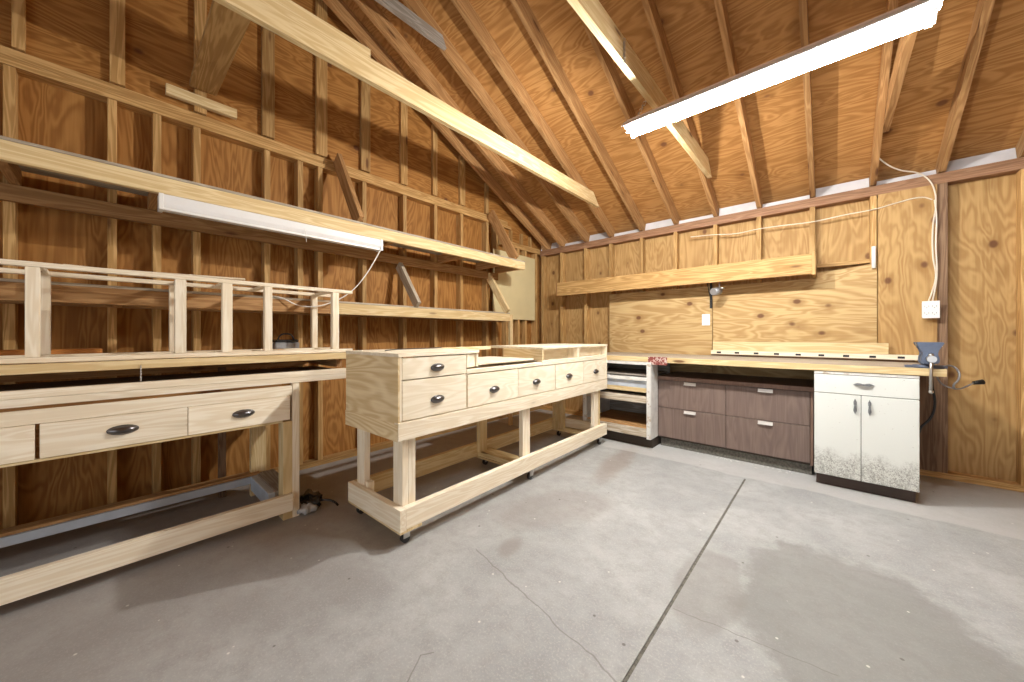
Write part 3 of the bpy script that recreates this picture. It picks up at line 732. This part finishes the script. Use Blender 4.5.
# drawer unit in brown laminate
t = thing('drawer_unit', 'brown woodgrain laminate cabinet with four drawers under the back counter', 'cabinet', (-.72, 4.0, 0))
x0, x1 = -1.316, -.105
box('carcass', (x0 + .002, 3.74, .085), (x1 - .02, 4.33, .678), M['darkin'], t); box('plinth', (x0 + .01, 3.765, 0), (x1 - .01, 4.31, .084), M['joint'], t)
box('top_slab', (x0 + .003, 3.70, .680), (x1 + .006, 4.335, .716), M['slab'], t)
box('side_panel', (x1 - .018, 3.722, .085), (x1, 4.33, .678), M['slab'], t)
xm = -.712
for a, b in ((x0, xm - .003), (xm + .001, x1 - .021)):
    for c, d in ((.105, .398), (.403, .674)):
        dr = box('drawer', (a, 3.720, c), (b, 3.739, d), M['laminate'], t)
        cx = (a + b) / 2
        hz = d - .018
        hb = bmesh.new(); add_box(hb, (-.052, -.008, -.013), (.052, .0, .013)); add_box(hb, (-.052, -.020, -.013), (.052, -.008, -.007))
        link('pull', bm_mesh(hb, 'pull'), M['nickel'], dr, (cx, 3.7195, hz))

# white metal cabinet
t = thing('base_cabinet', 'white two door metal cabinet with drawer and mildewed lower doors', 'cabinet', (.17, 3.95, 0))
x0, x1 = -.095, .437
box('carcass', (x0 + .002, 3.571, .085), (x1, 4.33, .858), M['darkside'], t); box('plinth', (x0 + .01, 3.61, 0), (x1 - .01, 4.30, .084), M['darkside'], t)
box('top_strip', (x0, 3.555, .842), (x1, 3.570, .859), M['worn'], t)
dr = box('drawer', (x0, 3.552, .702), (x1, 3.570, .838), grimy_white('white_enamel_drawer', .9), t, .003)
for s in (-1, 1):
    pass
def leaf_pull(parent, c, ang):
    bm = bmesh.new()
    add_box(bm, (-.006, -.018, -.006), (.006, -.012, .006))
    for s in (-1, 1):
        pts = [(0, 0), (.012 * s, .008), (.032 * s, .010), (.055 * s, .0), (.032 * s, -.008), (.012 * s, -.007)]
        A = [bm.verts.new((p[0], -.004, p[1])) for p in pts]; B = [bm.verts.new((p[0] * .9, -.012, p[1] * .7)) for p in pts]
        bm.faces.new(A); bm.faces.new(B[::-1])
        for i in range(6): bm.faces.new((A[i], A[(i + 1) % 6], B[(i + 1) % 6], B[i]))
    add_box(bm, (-.03, -.022, -.004), (.03, -.016, .004)); add_box(bm, (-.03, -.02, -.004), (-.024, .0, .004)); add_box(bm, (.024, -.02, -.004), (.03, .0, .004))
    o = link('pull', bm_mesh(bm, 'pull'), M['aged'], parent, c, (0, ang, 0)); return o
leaf_pull(dr, (.172, 3.552, .778), 0)
for a, b, hx in ((x0, .159, .128), (.162, x1, .202)):
    d = box('door', (a, 3.552, .090), (b, 3.570, .698), grimy_white('white_enamel_door', .394), t, .003)
    leaf_pull(d, (hx, 3.552, .620), math.pi / 2)

# open shelf unit in chipped white paint
t = thing('open_shelf_unit', 'open white painted shelf unit with chipped frame beside the brown drawers', 'shelf unit', (-1.69, 3.8, 0))
x0, x1 = -2.075, -1.318
box('side_panel', (x1 - .018, 3.541, .10), (x1, 3.715, .860), M['white_paint'], t); box('side_panel', (x0, 3.541, .10), (x0 + .018, 4.15, .860), M['white_paint'], t)
box('stile', (x1 - .042, 3.520, .100), (x1, 3.540, .860), M['worn'], t); box('stile', (x0, 3.520, .100), (x0 + .045, 3.540, .860), M['worn'], t)
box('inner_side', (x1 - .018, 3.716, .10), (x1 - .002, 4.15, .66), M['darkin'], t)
box('top_rail', (x0 + .046, 3.520, .832), (x1 - .043, 3.540, .860), M['white_paint'], t); box('middle_rail', (x0 + .046, 3.520, .672), (x1 - .043, 3.540, .708), M['white_paint'], t)
box('drawer_box', (x0 + .046, 3.545, .60), (x1 - .043, 3.56, .671), M['bluewhite'], t); box('drawer_bottom', (x0 + .046, 3.56, .715), (x1 - .043, 4.13, .73), ('grey', 'x'), t)
box('shelf', (x0 + .046, 3.540, .555), (x1 - .043, 4.13, .599), 'lumber', t); 
box('shelf_front', (x0 + .046, 3.518, .452), (x1 - .043, 3.539, .520), 'weathered', t); box('shelf', (x0 + .046, 3.540, .500), (x1 - .043, 4.13, .518), ('grey', 'x'), t)
box('floor_board', (x0 + .046, 3.540, .195), (x1 - .043, 4.13, .212), 'rafter', t); box('bottom_rail', (x0 + .046, 3.518, .118), (x1 - .043, 3.539, .200), 'weathered', t)
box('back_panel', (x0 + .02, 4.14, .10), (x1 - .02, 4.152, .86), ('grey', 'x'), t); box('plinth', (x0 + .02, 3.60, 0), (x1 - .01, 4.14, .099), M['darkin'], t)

tg = box('printed_plate', (-1.352, 3.538, .838), (-1.172, 3.549, .916), M['redplate'], None, .001)
tag(tg, 'small red and white printed plate fixed on the front edge of the back counter', 'plate')

# boards lying at the back of the counter
tag(box('long_board', (-.94, 4.27, .970), (.355, 4.308, 1.062), 'lumber'), 'pale knotty board on edge upon slotted strip against the plywood panel', 'board')
t = thing('slotted_strip', 'long pale wooden strip with row of dark notches lying on the back counter', 'strip', (-.2, 4.27, .911))
bm = bmesh.new(); add_box(bm, (-.955, 4.255, .930), (.53, 4.335, .968))
link('strip_body', bm_mesh(bm, 'strip'), W('pine', 'x'), t)
for k in range(9):
    x = -.90 + k * .163
    box('notch', (x, 4.2545, .939), (x + .04, 4.258, .957), M['iron'], t, 0)
box('base_strip', (-.955, 4.275, .9115), (.50, 4.32, .929), 'oldwood', t)

# vise on the counter corner
def vise():
    cx, y = .485, 3.60
    t = thing('bench_vise', 'blue grey bench vise bolted on the right corner of back counter', 'vise', (cx, y, .911))
    cyl('swivel_base', (cx, y + .06, .911), (cx, y + .06, .930), .075, M['viseblue'], t, .068, 24)
    box('base_flange', (cx - .105, y + .035, .912), (cx + .085, y + .085, .925), M['viseblue'], t, .003)
    out = [(-.062, 1.083), (.062, 1.083), (.060, 1.068), (.048, 1.060), (.034, 1.030), (.030, 1.010), (.040, .985), (.042, .955), (.030, .932), (-.030, .932), (-.042, .955), (-.040, .985), (-.030, 1.010), (-.036, 1.032), (-.050, 1.060), (-.060, 1.068)]
    o2 = [(cx + a, b) for a, b in out]
    prism('fixed_jaw', o2, 'y', y + .04, y + .085, M['viseblue'], t, .003)
    prism('sliding_jaw', [(cx + a * .98, b if b > .95 else b + .01) for a, b in out], 'y', y - .035, y + .005, M['viseblue'], t, .003)
    box('slide', (cx - .022, y - .03, .960), (cx + .022, y + .12, 1.0), M['viseblue'], t, .004)
    box('jaw_plate', (cx - .058, y + .006, 1.055), (cx + .058, y + .012, 1.082), M['steel'], t); box('jaw_plate', (cx - .058, y + .033, 1.055), (cx + .058, y + .039, 1.082), M['steel'], t)
    cyl('screw', (cx, y - .036, .975), (cx, y - .085, .975), .020, M['steel'], t, .022, 20)
    hb = cyl('handle', (cx - .004, y - .070, .768), (cx + .0, y - .070, 1.0), .0085, M['steel'], t)
    for z in (.764, 1.0):
        bm = bmesh.new(); bmesh.ops.create_uvsphere(bm, u_segments=12, v_segments=8, radius=.0125)
        k = link('knob', bm_mesh(bm, 'knob', True), M['steel'], t, (cx - .002, y - .070, z))
    cyl('anvil', (cx, y + .086, .975), (cx, y + .13, .970), .034, M['viseblue'], t, .025, 16)
vise()
tag(tube('air_hose', [(.565, 3.78, .915), (.60, 3.74, .925), (.625, 3.70, .89), (.62, 3.68, .84), (.60, 3.68, .80), (.61, 3.70, .775)], .006, M['greycast']), 'grey bent hose curling over the right end of back counter', 'hose')
t = thing('plug_lead', 'dark lead with plug end poking out beside the post right of the counter', 'cord', (.66, 3.9, .8))
tube('lead', [(.535, 3.75, .857), (.56, 3.73, .80), (.60, 3.72, .778), (.635, 3.74, .775), (.665, 3.76, .79), (.70, 3.78, .815)], .005, M['greycast'], t); cyl('plug', (.70, 3.78, .815), (.742, 3.80, .824), .011, M['iron'], t, .017)
tag(tube('strap', [(.50, 3.65, .861), (.505, 3.66, .80), (.52, 3.68, .66), (.50, 3.70, .56), (.462, 3.70, .50), (.452, 3.70, .46)], .007, M['iron']), 'black strap hanging beside white cabinet from the counter end', 'strap')

# electrical bits on the back wall
t = thing('junction_box', 'white surface outlet box on tall plywood panel below the cables', 'outlet', (.585, 4.33, 1.33))
box('box_body', (.545, 4.300, 1.270), (.628, 4.345, 1.392), M['plastic'], t, .004); box('cover_plate', (.541, 4.294, 1.264), (.632, 4.300, 1.398), M['plastic'], t, .003)
for z in (1.305, 1.358):
    hb = bmesh.new(); add_box(hb, (-.012, -.001, -.006), (-.009, .001, .006)); add_box(hb, (.009, -.001, -.006), (.012, .001, .006)); add_box(hb, (-.003, -.001, -.014), (.003, .001, -.009))
    for xx in (-.02, .02):
        link('socket', bm_mesh(hb.copy(), 'socket'), M['greycast'], t, (.585 + xx, 4.293, z))
    hb.free()
tag(box('outlet_plate', (-1.062, 4.338, 1.235), (-.984, 4.3455, 1.358), M['plastic'], None, .002), 'white blank wall plate on golden plywood left of the long boards', 'outlet')
t = thing('power_cable', 'cream cable pair running from rafters down back wall to the white box', 'cable', (.6, 4.34, 1.9))
tube('cable_run', [(.262, 3.95, 2.70), (.268, 4.10, 2.60), (.33, 4.20, 2.53), (.42, 4.27, 2.47), (.53, 4.33, 2.43), (.585, 4.338, 2.36), (.612, 4.338, 2.27), (.618, 4.338, 2.15), (.604, 4.338, 2.0), (.604, 4.338, 1.75), (.618, 4.338, 1.60), (.600, 4.335, 1.48), (.580, 4.33, 1.40)], .005, M['cable'], t)
tube('cable_run', [(.612, 4.338, 2.20), (.622, 4.338, 2.05), (.618, 4.338, 1.85), (.624, 4.338, 1.60), (.612, 4.335, 1.48), (.600, 4.33, 1.40)], .005, M['cable'], t)
tag(tube('branch_cable', [(.60, 4.338, 2.205), (.55, 4.338, 2.235), (.40, 4.338, 2.225), (.29, 4.338, 2.205), (.10, 4.350, 2.200), (-.13, 4.352, 2.185), (-.35, 4.352, 2.195), (-.545, 4.352, 2.200), (-.75, 4.352, 2.190), (-.94, 4.352, 2.215), (-1.18, 4.352, 2.235)], .0045, M['cable']), 'cream cable stapled level along the studs above the back wall shelf', 'cable')
tag(cyl('tube_level', (.272, 4.325, 1.70), (.272, 4.325, 1.885), .014, M['plastic']), 'short white upright tube clipped to stud above the pale plywood', 'tube')
t = thing('clamp_lamp_socket', 'grey metal swivel socket hanging under the pine shelf on back wall', 'fixture', (-.87, 4.2, 1.6))
cyl('stem', (-.855, 4.16, 1.698), (-.855, 4.16, 1.60), .007, M['steel'], t); cyl('head', (-.905, 4.12, 1.575), (-.868, 4.20, 1.585), .036, M['greycast'], t, .040, 20); cyl('thumb_screw', (-.86, 4.16, 1.615), (-.81, 4.16, 1.605), .009, M['steel'], t)
t = thing('shelf_bracket', 'black iron bracket under pine shelf on the back wall', 'bracket', (-.98, 4.3, 1.6))
box('wall_arm', (-.985, 4.336, 1.42), (-.962, 4.3445, 1.699), M['iron'], t); box('shelf_arm', (-.985, 4.13, 1.691), (-.962, 4.335, 1.699), M['iron'], t)
beam('brace', (-.974, 4.335, 1.50), (-.974, 4.18, 1.685), .014, .006, M['iron'], t, side=(0, 1, 1))

# paint flakes fallen along the foot of the brown drawer unit
bm = bmesh.new(); rnd = random.Random(11)
for i in range(46):
    x = rnd.gauss(-.48, .20); y = 3.742 - abs(rnd.gauss(0, .035)); r = rnd.uniform(.004, .013); a = rnd.uniform(0, 6)
    vs = [bm.verts.new((x + r * rnd.uniform(.5, 1) * math.cos(a + k * 1.257), y + r * rnd.uniform(.5, 1) * math.sin(a + k * 1.257), .003 + rnd.uniform(0, .004))) for k in range(5)]
    f = bm.faces.new(vs); e = bmesh.ops.extrude_face_region(bm, geom=[f]); 
    for v in e['geom']:
        if isinstance(v, bmesh.types.BMVert): v.co.z -= .003
o = link('paint_flakes', bm_mesh(bm, 'paint_flakes'), M['white_paint'])
tag(o, 'white paint flakes scattered on floor along foot of the brown drawer cabinet', 'debris'); o['kind'] = 'stuff'
